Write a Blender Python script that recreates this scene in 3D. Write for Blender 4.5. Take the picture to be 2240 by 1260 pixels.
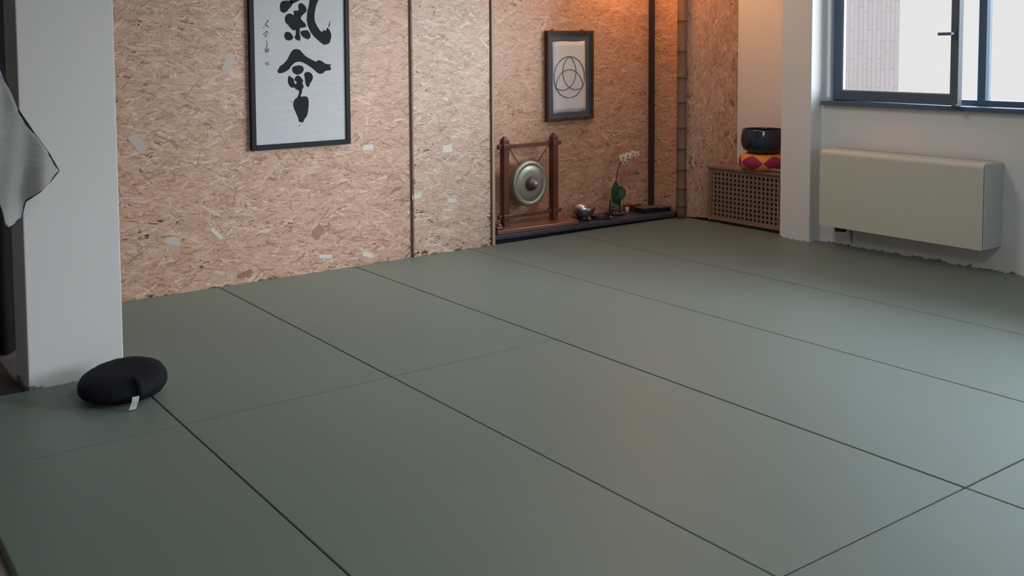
import bpy, bmesh, math, random
import numpy as np
from mathutils import Vector, Matrix

S = bpy.context.scene
C = S.collection
for o in list(bpy.data.objects):
    bpy.data.objects.remove(o)

# ------------------------------------------------------------------ camera
# world: X runs along the chipboard wall, Y towards it, Z up, metres; mats are 1 x 2 m
CAM = dict(f=2092.708, yaw=0.559959, pitch=0.0602993, roll=-0.0133293,
           loc=(-2.3189, -3.61548, 1.49639), cx=827.463, cy=234.121)
cam_d = bpy.data.cameras.new('camera')
cam = bpy.data.objects.new('camera', cam_d); C.objects.link(cam); S.camera = cam
cam_d.sensor_fit = 'HORIZONTAL'; cam_d.sensor_width = 36.0
cam_d.lens = CAM['f'] / 2240 * 36.0
cam_d.shift_x = (1120 - CAM['cx']) / 2240          # the photo is a crop of a wider frame
cam_d.shift_y = (CAM['cy'] - 630) / 2240
cam_d.clip_start = 0.05; cam_d.clip_end = 300
def cam_axes():
    cy, sy = math.cos(CAM['yaw']), math.sin(CAM['yaw'])
    cp, sp = math.cos(CAM['pitch']), math.sin(CAM['pitch'])
    f = Vector((sy*cp, cy*cp, -sp)); r = Vector((cy, -sy, 0)); u = r.cross(f)
    c, s = math.cos(CAM['roll']), math.sin(CAM['roll'])
    return c*r + s*u, -s*r + c*u, f
_r, _u, _f = cam_axes()
M = Matrix((_r, _u, -_f)).transposed().to_4x4(); M.translation = Vector(CAM['loc'])
cam.matrix_world = M

# ------------------------------------------------------------------ world: overcast sky, brighter overhead
W = bpy.data.worlds.new('overcast'); S.world = W; W.use_nodes = True
nt = W.node_tree; nt.nodes.clear()
tc = nt.nodes.new('ShaderNodeTexCoord'); sep = nt.nodes.new('ShaderNodeSeparateXYZ')
ramp = nt.nodes.new('ShaderNodeValToRGB'); bg = nt.nodes.new('ShaderNodeBackground'); wo = nt.nodes.new('ShaderNodeOutputWorld')
SKY_K = 10.0
el = ramp.color_ramp.elements
el[0].position = 0.10; el[0].color = (0.081, 0.081, 0.081, 1)
el[1].position = 0.75; el[1].color = (.72, .88, 1.04, 1)
e = el.new(0.22); e.color = (0.46, 0.54, 0.64, 1)
bg.inputs['Strength'].default_value = SKY_K
nt.links.new(tc.outputs['Generated'], sep.inputs[0]); nt.links.new(sep.outputs['Z'], ramp.inputs[0])
nt.links.new(ramp.outputs[0], bg.inputs[0]); nt.links.new(bg.outputs[0], wo.inputs[0])

S.view_settings.view_transform = 'Standard'; S.view_settings.look = 'None'
S.view_settings.gamma = 1.0; S.view_settings.exposure = 0.0
S.view_settings.use_curve_mapping = False

XW = 4.35      # room face of the window wall
XO = 4.56      # its outer side
WINS = [(-2.45, 0.70), (-5.6, -3.1)]; ZS, ZT = 1.066, 2.55
def portal(name, x, y0, y1, z0, z1):
    l = bpy.data.lights.new(name, 'AREA'); l.shape = 'RECTANGLE'; l.size = y1-y0; l.size_y = z1-z0
    l.cycles.is_portal = True
    o = bpy.data.objects.new(name, l); C.objects.link(o); o.location = (x, (y0+y1)/2, (z0+z1)/2)
    o.rotation_euler = (math.radians(90), 0, math.radians(90))
    return o
for i, (a, b) in enumerate(WINS): portal('window_portal', XO+0.02, a, b, ZS, ZT)

# hazy low sun on the window side, seen only as soft light through the windows
sl = bpy.data.lights.new('hazy_sun', 'SUN'); sl.energy = 4.3; sl.angle = math.radians(34); sl.color = (.93, .97, 1.0)
so = bpy.data.objects.new('hazy_sun', sl); C.objects.link(so); so.location = (9, -9, 5)
so.rotation_euler = Vector((-.62*math.cos(math.radians(12)), .78*math.cos(math.radians(12)), -math.sin(math.radians(12)))).to_track_quat('-Z', 'Y').to_euler()
# warm lamp above the corner by the bamboo pole, and an added cool fill light behind the camera
def arealight(name, loc, target, sx, sy, power, col):
    l = bpy.data.lights.new(name, 'AREA'); l.shape = 'RECTANGLE'; l.size = sx; l.size_y = sy
    l.energy = power; l.color = col
    o = bpy.data.objects.new(name, l); C.objects.link(o); o.location = loc
    o.rotation_euler = (Vector(target)-Vector(loc)).to_track_quat('-Z', 'Y').to_euler()
    return o
arealight('rear_fill', (1.0, -7.85, 1.9), (1.0, 0, 1.4), 4.2, 1.5, 16, (0.72, 0.86, 1.0))
arealight('side_window_daylight', (4.6, -4.35, 1.85), (0.0, -1.5, 0.6), 2.4, 1.4, 30, (0.86, 0.94, 1.0))
for lx, ly, lw in ((2.1, .45, 19), (-.6, -2.6, 36)):
    arealight('ceiling_fill', (lx, ly, 2.84), (lx, ly+.001, 0), 1.2, .35, lw, (.98, .97, .96))  # unseen overhead panels, added as ambient fill for the room
pl = bpy.data.lights.new('corner_lamp', 'POINT'); pl.energy = 20; pl.color = (1.0, 0.42, 0.14); pl.shadow_soft_size = 0.09
po = bpy.data.objects.new('corner_lamp', pl); C.objects.link(po); po.location = (3.86, 1.86, 2.32)

# ------------------------------------------------------------------ helpers
def tag(o, label=None, cat=None, group=None, kind=None):
    if label: o['label'] = label
    if cat: o['category'] = cat
    if group: o['group'] = group
    if kind: o['kind'] = kind
    return o
def thing(name, loc, label, cat, group=None, rz=0):
    o = bpy.data.objects.new(name, None); C.objects.link(o); o.location = loc; o.rotation_euler = (0, 0, rz)
    o.empty_display_size = 0.05
    return tag(o, label, cat, group)
def obj(name, bm, mat, parent=None, smooth=False, bevel=0, label=None, seg=2, world=True):
    """world=True: coordinates are world ones, converted to the parent's space"""
    me = bpy.data.meshes.new(name)
    bmesh.ops.recalc_face_normals(bm, faces=bm.faces)
    if parent is not None and world:
        T = Matrix.Translation(parent.location) @ parent.rotation_euler.to_matrix().to_4x4()
        if parent.parent is not None:
            T = parent.parent.matrix_basis @ T
        bmesh.ops.transform(bm, matrix=T.inverted(), verts=bm.verts)
    bm.to_mesh(me); bm.free()
    for m in (mat if isinstance(mat, (list, tuple)) else [mat]): me.materials.append(m)
    if smooth:
        for pgn in me.polygons: pgn.use_smooth = True
    o = bpy.data.objects.new(name, me); C.objects.link(o)
    if parent is not None: o.parent = parent
    if bevel:
        b = o.modifiers.new('bevel', 'BEVEL'); b.width = bevel; b.segments = seg; b.limit_method = 'ANGLE'; b.angle_limit = math.radians(40)
    if label: o['label'] = label
    return o
def box(bm, a, b, R=None, mi=0):
    x0, y0, z0 = a; x1, y1, z1 = b
    vs = [bm.verts.new(v) for v in [(x0,y0,z0),(x1,y0,z0),(x1,y1,z0),(x0,y1,z0),(x0,y0,z1),(x1,y0,z1),(x1,y1,z1),(x0,y1,z1)]]
    if R is not None:
        for v in vs: v.co = R @ v.co
    for f in [(0,3,2,1),(4,5,6,7),(0,1,5,4),(1,2,6,5),(2,3,7,6),(3,0,4,7)]:
        bm.faces.new([vs[i] for i in f]).material_index = mi
    return vs
def prism(bm, pts, z0, z1):
    lo = [bm.verts.new((x, y, z0)) for x, y in pts]; hi = [bm.verts.new((x, y, z1)) for x, y in pts]
    n = len(pts)
    bm.faces.new(lo[::-1]); bm.faces.new(hi)
    for i in range(n): bm.faces.new([lo[i], lo[(i+1) % n], hi[(i+1) % n], hi[i]])
def tube(bm, pts, r, n=10, cap=True):
    pts = [Vector(p) for p in pts]; rs = r if isinstance(r, (list, tuple)) else [r]*len(pts)
    rings = []; up = None
    for i, p in enumerate(pts):
        t = (pts[min(i+1, len(pts)-1)] - pts[max(i-1, 0)]).normalized()
        if up is None: up = Vector((0, 0, 1)) if abs(t.z) < .9 else Vector((1, 0, 0))
        a = t.cross(up).normalized(); b = t.cross(a).normalized(); up = -b if False else up
        rings.append([bm.verts.new(p + rs[i]*(a*math.cos(2*math.pi*k/n) + b*math.sin(2*math.pi*k/n))) for k in range(n)])
    for i in range(len(rings)-1):
        for k in range(n):
            bm.faces.new([rings[i][k], rings[i][(k+1) % n], rings[i+1][(k+1) % n], rings[i+1][k]])
    if cap: bm.faces.new(rings[0][::-1]); bm.faces.new(rings[-1])
def lathe(bm, prof, n=48, T=None, rfun=None):
    """prof: list of (r, z); axis z; T optional matrix"""
    rings = []
    for r, z in prof:
        if r < 1e-6: rings.append([bm.verts.new((0, 0, z))]); continue
        rings.append([bm.verts.new(((r*(rfun(2*math.pi*k/n, r, z) if rfun else 1))*math.cos(2*math.pi*k/n),
                                    (r*(rfun(2*math.pi*k/n, r, z) if rfun else 1))*math.sin(2*math.pi*k/n), z)) for k in range(n)])
    for A, B in zip(rings, rings[1:]):
        for k in range(n):
            k2 = (k+1) % n
            if len(A) == 1 and len(B) == 1: continue
            if len(A) == 1: bm.faces.new([A[0], B[k2], B[k]])
            elif len(B) == 1: bm.faces.new([A[k], A[k2], B[0]])
            else: bm.faces.new([A[k], A[k2], B[k2], B[k]])
    if T is not None: bmesh.ops.transform(bm, matrix=T, verts=[v for R_ in rings for v in R_])
def smoothpoly(pts, k=4):
    out = []; n = len(pts)
    for i in range(n):
        p0, p1, p2, p3 = [Vector(pts[(i+j) % n]) for j in (-1, 0, 1, 2)]
        for s in range(k):
            t = s/k
            out.append(0.5*((2*p1) + (p2-p0)*t + (2*p0-5*p1+4*p2-p3)*t*t + (3*p1-p0-3*p2+p3)*t**3))
    return out

# ------------------------------------------------------------------ materials
def new_mat(name):
    m = bpy.data.materials.new(name); m.use_nodes = True; nt = m.node_tree
    b = nt.nodes['Principled BSDF']
    return m, nt, b
def L(nt, a, b): nt.links.new(a, b)
def mat(name, col, rough=.6, metal=0, noise=None, bump=None, spec=.5, sheen=0, coat=0):
    """noise=(scale, amount) varies the colour; bump=(scale, strength, distance)"""
    m, nt, b = new_mat(name)
    b.inputs['Base Color'].default_value = (*col, 1); b.inputs['Roughness'].default_value = rough
    b.inputs['Metallic'].default_value = metal; b.inputs['Specular IOR Level'].default_value = spec
    if sheen: b.inputs['Sheen Weight'].default_value = sheen
    if coat: b.inputs['Coat Weight'].default_value = coat; b.inputs['Coat Roughness'].default_value = .15
    tc = nt.nodes.new('ShaderNodeTexCoord')
    if noise:
        n = nt.nodes.new('ShaderNodeTexNoise'); n.inputs['Scale'].default_value = noise[0]; n.inputs['Detail'].default_value = 5
        L(nt, tc.outputs['Object'], n.inputs['Vector'])
        mx = nt.nodes.new('ShaderNodeMix'); mx.data_type = 'RGBA'
        a = noise[1]
        mx.inputs[6].default_value = (*[c*(1-a) for c in col], 1); mx.inputs[7].default_value = (*[min(1, c*(1+a)) for c in col], 1)
        L(nt, n.outputs['Fac'], mx.inputs[0]); L(nt, mx.outputs[2], b.inputs['Base Color'])
    if bump:
        n = nt.nodes.new('ShaderNodeTexNoise'); n.inputs['Scale'].default_value = bump[0]; n.inputs['Detail'].default_value = 6
        L(nt, tc.outputs['Object'], n.inputs['Vector'])
        bp = nt.nodes.new('ShaderNodeBump'); bp.inputs['Strength'].default_value = bump[1]; bp.inputs['Distance'].default_value = bump[2]
        L(nt, n.outputs['Fac'], bp.inputs['Height']); L(nt, bp.outputs[0], b.inputs['Normal'])
    return m
def wood(name, c1, c2, axis='X', scale=14, rough=.45, coat=0.0, stretch=.07):
    m, nt, b = new_mat(name)
    tc = nt.nodes.new('ShaderNodeTexCoord'); mp = nt.nodes.new('ShaderNodeMapping')
    sc = [1, 1, 1]; sc['XYZ'.index(axis)] = stretch; mp.inputs['Scale'].default_value = sc
    n = nt.nodes.new('ShaderNodeTexNoise'); n.inputs['Scale'].default_value = scale; n.inputs['Detail'].default_value = 8; n.inputs['Distortion'].default_value = .6
    r = nt.nodes.new('ShaderNodeValToRGB'); r.color_ramp.elements[0].position = .32; r.color_ramp.elements[1].position = .68
    r.color_ramp.elements[0].color = (*c1, 1); r.color_ramp.elements[1].color = (*c2, 1)
    L(nt, tc.outputs['Object'], mp.inputs[0]); L(nt, mp.outputs[0], n.inputs['Vector']); L(nt, n.outputs['Fac'], r.inputs[0]); L(nt, r.outputs[0], b.inputs['Base Color'])
    b.inputs['Roughness'].default_value = rough
    if coat: b.inputs['Coat Weight'].default_value = coat; b.inputs['Coat Roughness'].default_value = .2
    bp = nt.nodes.new('ShaderNodeBump'); bp.inputs['Strength'].default_value = .15; bp.inputs['Distance'].default_value = .002
    L(nt, n.outputs['Fac'], bp.inputs['Height']); L(nt, bp.outputs[0], b.inputs['Normal'])
    return m
def plaster(name, col, chips=True):
    """painted plaster; along the foot the paint is chipped off in ragged patches"""
    m, nt, b = new_mat(name); b.inputs['Roughness'].default_value = .75
    tc = nt.nodes.new('ShaderNodeTexCoord')
    n = nt.nodes.new('ShaderNodeTexNoise'); n.inputs['Scale'].default_value = 3; n.inputs['Detail'].default_value = 4
    L(nt, tc.outputs['Object'], n.inputs['Vector'])
    mx = nt.nodes.new('ShaderNodeMix'); mx.data_type = 'RGBA'
    mx.inputs[6].default_value = (*[c*.97 for c in col], 1); mx.inputs[7].default_value = (*[min(1, c*1.03) for c in col], 1)
    L(nt, n.outputs['Fac'], mx.inputs[0]); out = mx.outputs[2]
    n2 = nt.nodes.new('ShaderNodeTexNoise'); n2.inputs['Scale'].default_value = 16; n2.inputs['Detail'].default_value = 6; n2.inputs['Roughness'].default_value = .65
    L(nt, tc.outputs['Object'], n2.inputs['Vector'])
    if chips:
        sp = nt.nodes.new('ShaderNodeSeparateXYZ'); L(nt, tc.outputs['Object'], sp.inputs[0])
        # chip where noise > .5 + z*k
        ma = nt.nodes.new('ShaderNodeMath'); ma.operation = 'MULTIPLY_ADD'; ma.inputs[1].default_value = 7.0; ma.inputs[2].default_value = .50
        L(nt, sp.outputs['Z'], ma.inputs[0])
        gt = nt.nodes.new('ShaderNodeMath'); gt.operation = 'GREATER_THAN'; L(nt, n2.outputs['Fac'], gt.inputs[0]); L(nt, ma.outputs[0], gt.inputs[1])
        m2 = nt.nodes.new('ShaderNodeMix'); m2.data_type = 'RGBA'; m2.inputs[7].default_value = (.28, .255, .22, 1)
        L(nt, gt.outputs[0], m2.inputs[0]); L(nt, out, m2.inputs[6]); out = m2.outputs[2]
    L(nt, out, b.inputs['Base Color'])
    bp = nt.nodes.new('ShaderNodeBump'); bp.inputs['Strength'].default_value = .25; bp.inputs['Distance'].default_value = .003
    L(nt, n2.outputs['Fac'], bp.inputs['Height']); L(nt, bp.outputs[0], b.inputs['Normal'])
    return m
def osb_mat(name):
    """strand colours come from each flake's own colour attribute, with wood fibre along its length (uv)"""
    m, nt, b = new_mat(name)
    at = nt.nodes.new('ShaderNodeAttribute'); at.attribute_name = 'strand'; at.attribute_type = 'GEOMETRY'
    uv = nt.nodes.new('ShaderNodeUVMap'); uv.uv_map = 'fibre'
    mp = nt.nodes.new('ShaderNodeMapping'); mp.inputs['Scale'].default_value = (14, 260, 1)
    n = nt.nodes.new('ShaderNodeTexNoise'); n.inputs['Scale'].default_value = 1; n.inputs['Detail'].default_value = 4
    L(nt, uv.outputs[0], mp.inputs[0]); L(nt, mp.outputs[0], n.inputs['Vector'])
    mr = nt.nodes.new('ShaderNodeMapRange'); mr.inputs[1].default_value = .25; mr.inputs[2].default_value = .75; mr.inputs[3].default_value = .82; mr.inputs[4].default_value = 1.12
    L(nt, n.outputs['Fac'], mr.inputs[0])
    vm = nt.nodes.new('ShaderNodeVectorMath'); vm.operation = 'SCALE'
    L(nt, at.outputs['Color'], vm.inputs[0]); L(nt, mr.outputs[0], vm.inputs['Scale']); L(nt, vm.outputs[0], b.inputs['Base Color'])
    b.inputs['Roughness'].default_value = .44; b.inputs['Specular IOR Level'].default_value = .6
    b.inputs['Coat Weight'].default_value = .35; b.inputs['Coat Roughness'].default_value = .38
    return m
def mat_cover():
    m, nt, b = new_mat('tatami_vinyl')
    tc = nt.nodes.new('ShaderNodeTexCoord')
    n = nt.nodes.new('ShaderNodeTexNoise'); n.inputs['Scale'].default_value = 1.6; n.inputs['Detail'].default_value = 3
    L(nt, tc.outputs['Object'], n.inputs['Vector'])
    mx = nt.nodes.new('ShaderNodeMix'); mx.data_type = 'RGBA'
    mx.inputs[6].default_value = (*MATC1, 1); mx.inputs[7].default_value = (*MATC2, 1)
    L(nt, n.outputs['Fac'], mx.inputs[0])
    # faint pale streaks drawn out along the mat
    mp = nt.nodes.new('ShaderNodeMapping'); mp.inputs['Scale'].default_value = (7, 1.2, 1); mp.inputs['Rotation'].default_value = (0, 0, .1)
    n3 = nt.nodes.new('ShaderNodeTexNoise'); n3.inputs['Scale'].default_value = 3; n3.inputs['Detail'].default_value = 7; n3.inputs['Roughness'].default_value = .7
    L(nt, tc.outputs['Object'], mp.inputs[0]); L(nt, mp.outputs[0], n3.inputs['Vector'])
    mr3 = nt.nodes.new('ShaderNodeMapRange'); mr3.inputs[1].default_value = .62; mr3.inputs[2].default_value = .8; mr3.inputs[4].default_value = .22
    L(nt, n3.outputs['Fac'], mr3.inputs[0])
    m3 = nt.nodes.new('ShaderNodeMix'); m3.data_type = 'RGBA'; m3.inputs[7].default_value = (.26, .29, .27, 1)
    L(nt, mr3.outputs[0], m3.inputs[0]); L(nt, mx.outputs[2], m3.inputs[6]); L(nt, m3.outputs[2], b.inputs['Base Color'])
    mr = nt.nodes.new('ShaderNodeMapRange'); mr.inputs[3].default_value = MATR-.04; mr.inputs[4].default_value = MATR+.05
    L(nt, n3.outputs['Fac'], mr.inputs[0]); L(nt, mr.outputs[0], b.inputs['Roughness'])
    b.inputs['Specular IOR Level'].default_value = .30
    b.inputs['Sheen Weight'].default_value = .35; b.inputs['Sheen Roughness'].default_value = .35; b.inputs['Sheen Tint'].default_value = (.95, 1, .90, 1)
    # woven straw relief
    w1 = nt.nodes.new('ShaderNodeTexWave'); w1.inputs['Scale'].default_value = 60; w1.bands_direction = 'X'
    w2 = nt.nodes.new('ShaderNodeTexWave'); w2.inputs['Scale'].default_value = 110; w2.bands_direction = 'Y'
    ad = nt.nodes.new('ShaderNodeMath'); ad.operation = 'MULTIPLY'
    for w_ in (w1, w2): L(nt, tc.outputs['Object'], w_.inputs['Vector'])
    L(nt, w1.outputs['Fac'], ad.inputs[0]); L(nt, w2.outputs['Fac'], ad.inputs[1])
    bp = nt.nodes.new('ShaderNodeBump'); bp.inputs['Strength'].default_value = .12; bp.inputs['Distance'].default_value = .0006
    L(nt, ad.outputs[0], bp.inputs['Height']); L(nt, bp.outputs[0], b.inputs['Normal'])
    return m
def glass_mat(name, tint=(1, 1, 1), refl=.06):
    m = bpy.data.materials.new(name); m.use_nodes = True; nt = m.node_tree; nt.nodes.clear()
    t = nt.nodes.new('ShaderNodeBsdfTransparent'); t.inputs[0].default_value = (*tint, 1)
    g = nt.nodes.new('ShaderNodeBsdfGlossy'); g.inputs['Roughness'].default_value = .03
    fr = nt.nodes.new('ShaderNodeFresnel'); fr.inputs[0].default_value = 1.25 if refl < .1 else 1.45
    mx = nt.nodes.new('ShaderNodeMixShader'); o = nt.nodes.new('ShaderNodeOutputMaterial')
    L(nt, fr.outputs[0], mx.inputs[0]); L(nt, t.outputs[0], mx.inputs[1]); L(nt, g.outputs[0], mx.inputs[2]); L(nt, mx.outputs[0], o.inputs[0])
    return m
MATC1 = (.104, .139, .116); MATC2 = (.116, .152, .127); MATR = .46
M_white = plaster('white_plaster', (.78, .78, .765))
M_plain = plaster('ceiling_paint', (.78, .78, .76), chips=False)
M_mat = mat_cover()
M_floor = mat('dark_floor', (.10, .105, .095), .6, noise=(4, .25))
M_subfloor = mat('grey_floor', (.30, .27, .26), .6, noise=(6, .15))
M_osb = osb_mat('osb_strands')
M_black = mat('black_frame', (.006, .008, .014), .5, spec=.3)
M_ink = mat('sumi_ink', (.020, .023, .030), .7, noise=(30, .25), spec=.2)
M_darkbrown = mat('brown_gap', (.10, .05, .03), .7)
M_batten = wood('pale_batten', (.42, .28, .19), (.60, .44, .33), 'Z', 30)
M_cream = mat('cream_enamel', (.63, .63, .54), .38, noise=(2, .03))
M_creamside = mat('grey_enamel', (.50, .52, .50), .42)
M_winframe = mat('blue_grey_aluminium', (.078, .125, .18), .4, noise=(10, .1))
M_glass = glass_mat('window_glass')
M_metal = mat('brushed_steel', (.55, .53, .52), .28, metal=1)
M_red = wood('red_brown_lacquer', (.085, .022, .014), (.17, .055, .032), 'Z', 22, .35, coat=.3)
M_redx = wood('red_brown_board', (.16, .06, .035), (.32, .14, .085), 'X', 18, .32, coat=.35)
M_gong = mat('pewter_bronze', (.36, .36, .30), .42, metal=.75, noise=(9, .12), bump=(40, .12, .002))
M_gongboss = mat('tarnished_bronze', (.17, .15, .13), .45, metal=.7)
M_shelf = mat('black_slate_lacquer', (.055, .055, .075), .38, noise=(5, .2))
M_navy = mat('navy_cotton', (.006, .0075, .013), .8, noise=(12, .3), bump=(300, .2, .001), spec=.25)
M_gi = mat('white_cotton', (.42, .43, .42), .85, noise=(5, .06), bump=(60, .25, .001))
M_trim = mat('navy_binding', (.012, .018, .045), .8)
M_blackcloth = mat('black_cloth', (.010, .010, .012), .9, noise=(5, .3))
INK_BLOBS = [
[(0.4598,1.7995),(0.4734,1.8156),(0.5025,1.8208),(0.5383,1.8186),(0.5493,1.8067),(0.5444,1.7906),(0.5238,1.7684),(0.5009,1.7461),(0.4829,1.7408),(0.4653,1.7478),(0.4568,1.7636),(0.4563,1.7835)],
[(0.5447,1.8007),(0.5293,1.8184),(0.5613,1.841),(0.6208,1.8702),(0.6712,1.8752),(0.6475,1.8384),(0.5971,1.8223),(0.5742,1.8111),(0.5583,1.8049)],
[(0.5572,1.7547),(0.5912,1.7591),(0.5896,1.7892),(0.6012,1.8035),(0.6194,1.8037),(0.6419,1.7858),(0.6516,1.7657),(0.6457,1.7475),(0.6178,1.725),(0.6084,1.7088),(0.6127,1.6967),(0.6351,1.6766),(0.6449,1.6604),(0.6391,1.6483),(0.6025,1.6422),(0.5977,1.6321),(0.5971,1.5998),(0.6022,1.5836),(0.5971,1.5594),(0.5849,1.5615),(0.5691,1.5676),(0.5582,1.5858),(0.5676,1.5999),(0.5659,1.6281),(0.5478,1.6281),(0.5279,1.6442),(0.5125,1.6622),(0.4972,1.6762),(0.4901,1.7001),(0.4982,1.7241),(0.5141,1.7355),(0.5343,1.7356),(0.5521,1.7265),(0.5568,1.7346)],
[(0.4853,1.6001),(0.4914,1.6141),(0.5094,1.6181),(0.5295,1.612),(0.5382,1.602),(0.5491,1.5838),(0.5398,1.5678),(0.5194,1.5611),(0.4971,1.566),(0.4849,1.5841)],
[(0.6011,1.618),(0.6249,1.626),(0.6502,1.628),(0.6638,1.6199),(0.6772,1.5975),(0.6745,1.5792),(0.6559,1.5683),(0.6354,1.5753),(0.6128,1.5916)],
[(0.6683,1.96),(0.6714,1.8874),(0.6753,1.8511),(0.6707,1.8024),(0.6573,1.7537),(0.6517,1.705),(0.6556,1.6686),(0.6665,1.6402),(0.6843,1.6077),(0.7115,1.579),(0.7436,1.5543),(0.7712,1.5336),(0.7947,1.5326),(0.8185,1.5415),(0.8293,1.5661),(0.8346,1.5949),(0.827,1.6197),(0.8155,1.6361),(0.8015,1.6443),(0.7965,1.6279),(0.7833,1.6259),(0.7778,1.632),(0.7706,1.6218),(0.7565,1.6198),(0.736,1.6443),(0.7136,1.685),(0.7097,1.7216),(0.7176,1.7705),(0.7347,1.8155),(0.7538,1.8443),(0.7361,1.8887),(0.7237,1.9656)],
[(0.8134,1.6485),(0.816,1.6628),(0.8236,1.6875),(0.8268,1.6855),(0.8229,1.6546)],
[(0.4305,1.3688),(0.4373,1.3758),(0.4488,1.3944),(0.4759,1.4119),(0.5033,1.4395),(0.522,1.4714),(0.5405,1.4953),(0.5633,1.5051),(0.5905,1.5008),(0.6129,1.4823),(0.6353,1.4597),(0.6809,1.4345),(0.7177,1.4196),(0.7272,1.4296),(0.7598,1.4229),(0.7782,1.4082),(0.8017,1.4015),(0.8323,1.3968),(0.8203,1.3867),(0.8295,1.372),(0.8198,1.3599),(0.7867,1.3565),(0.7676,1.3425),(0.7441,1.3378),(0.7209,1.3478),(0.6935,1.3709),(0.6479,1.4005),(0.6116,1.4174),(0.5866,1.4219),(0.5569,1.4144),(0.5293,1.3927),(0.5109,1.371),(0.4747,1.3537),(0.4433,1.3485),(0.4325,1.3587)],
[(0.4698,1.9546),(0.5325,1.9683),(0.6046,1.9663),(0.7237,1.9656),(0.7185,1.9371),(0.6223,1.9427),(0.5319,1.9404),(0.4737,1.9309)],
[(0.4863,1.8994),(0.5582,1.911),(0.649,1.9111),(0.6439,1.8868),(0.5577,1.885),(0.4903,1.8756)],
[(0.5078,2.071),(0.5348,2.08),(0.5431,2.0484),(0.5061,1.9914),(0.4518,1.9423),(0.4388,1.9538),(0.4841,2.0027)],
[(0.5366,1.3734),(0.5453,1.3903),(0.5871,1.398),(0.6159,1.3889),(0.6219,1.3658),(0.6053,1.3461),(0.573,1.3366),(0.5444,1.3504)],
[(0.5122,1.3313),(0.5279,1.3223),(0.5467,1.3076),(0.5526,1.2817),(0.5621,1.2757),(0.5669,1.2898),(0.553,1.3017),(0.5598,1.3215),(0.5793,1.3324),(0.5983,1.3205),(0.6159,1.297),(0.6104,1.2799),(0.6197,1.2567),(0.6096,1.2397),(0.6046,1.2169),(0.597,1.193),(0.6346,1.1916),(0.6524,1.1748),(0.6542,1.1343),(0.6474,1.0883),(0.6384,1.0598),(0.6218,1.0433),(0.615,1.0263),(0.5987,1.0202),(0.5795,1.0293),(0.5735,1.0515),(0.5582,1.0867),(0.5429,1.1218),(0.5403,1.1505),(0.5503,1.173),(0.5712,1.1894),(0.582,1.212),(0.5817,1.2321),(0.5614,1.2413),(0.5488,1.2532),(0.5265,1.2539),(0.5079,1.2773),(0.5034,1.3059)],
[(0.6259,1.3427),(0.6508,1.3536),(0.6799,1.3414),(0.6892,1.3151),(0.6789,1.2894),(0.6655,1.2725),(0.6585,1.2525),(0.6424,1.2588),(0.6331,1.2793),(0.6292,1.3139)],
[(0.5251,1.1586),(0.529,1.1619),(0.5328,1.1583),(0.5289,1.155)],
[(0.5802,1.0004),(0.5841,1.0043),(0.5879,1.0),(0.584,0.9956)],
[(0.351,1.5224),(0.3565,1.5269),(0.3617,1.5217),(0.3569,1.5157)],
[(0.3577,1.4627),(0.3608,1.4651),(0.3637,1.4623),(0.3607,1.4599)]]
INK_LINES = [
[(0.3652,1.6918),(0.3615,1.6767),(0.3428,1.6615)],
[(0.3708,1.6888),(0.3546,1.6691)],
[(0.3341,1.6434),(0.3443,1.6525)],
[(0.3562,1.663),(0.3774,1.6419)],
[(0.3544,1.6585),(0.3626,1.651)],
[(0.3331,1.5997),(0.3569,1.6207),(0.3724,1.6116)],
[(0.357,1.6238),(0.3601,1.6147)],
[(0.3532,1.6041),(0.3599,1.6041),(0.3429,1.589),(0.3628,1.5853)],
[(0.3539,1.5603),(0.3602,1.5466),(0.3591,1.5254)],
[(0.36,1.5375),(0.3684,1.5359)],
[(0.3444,1.5089),(0.3694,1.5086),(0.3673,1.4874),(0.3472,1.4877),(0.3444,1.5089)],
[(0.3441,1.4983),(0.3692,1.498)],
[(0.3567,1.5088),(0.3563,1.4876)],
[(0.3457,1.4195),(0.3487,1.4043)],
[(0.3575,1.4223),(0.3556,1.4133),(0.3654,1.404)],
[(0.3658,1.4222),(0.3644,1.4025)]]
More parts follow.
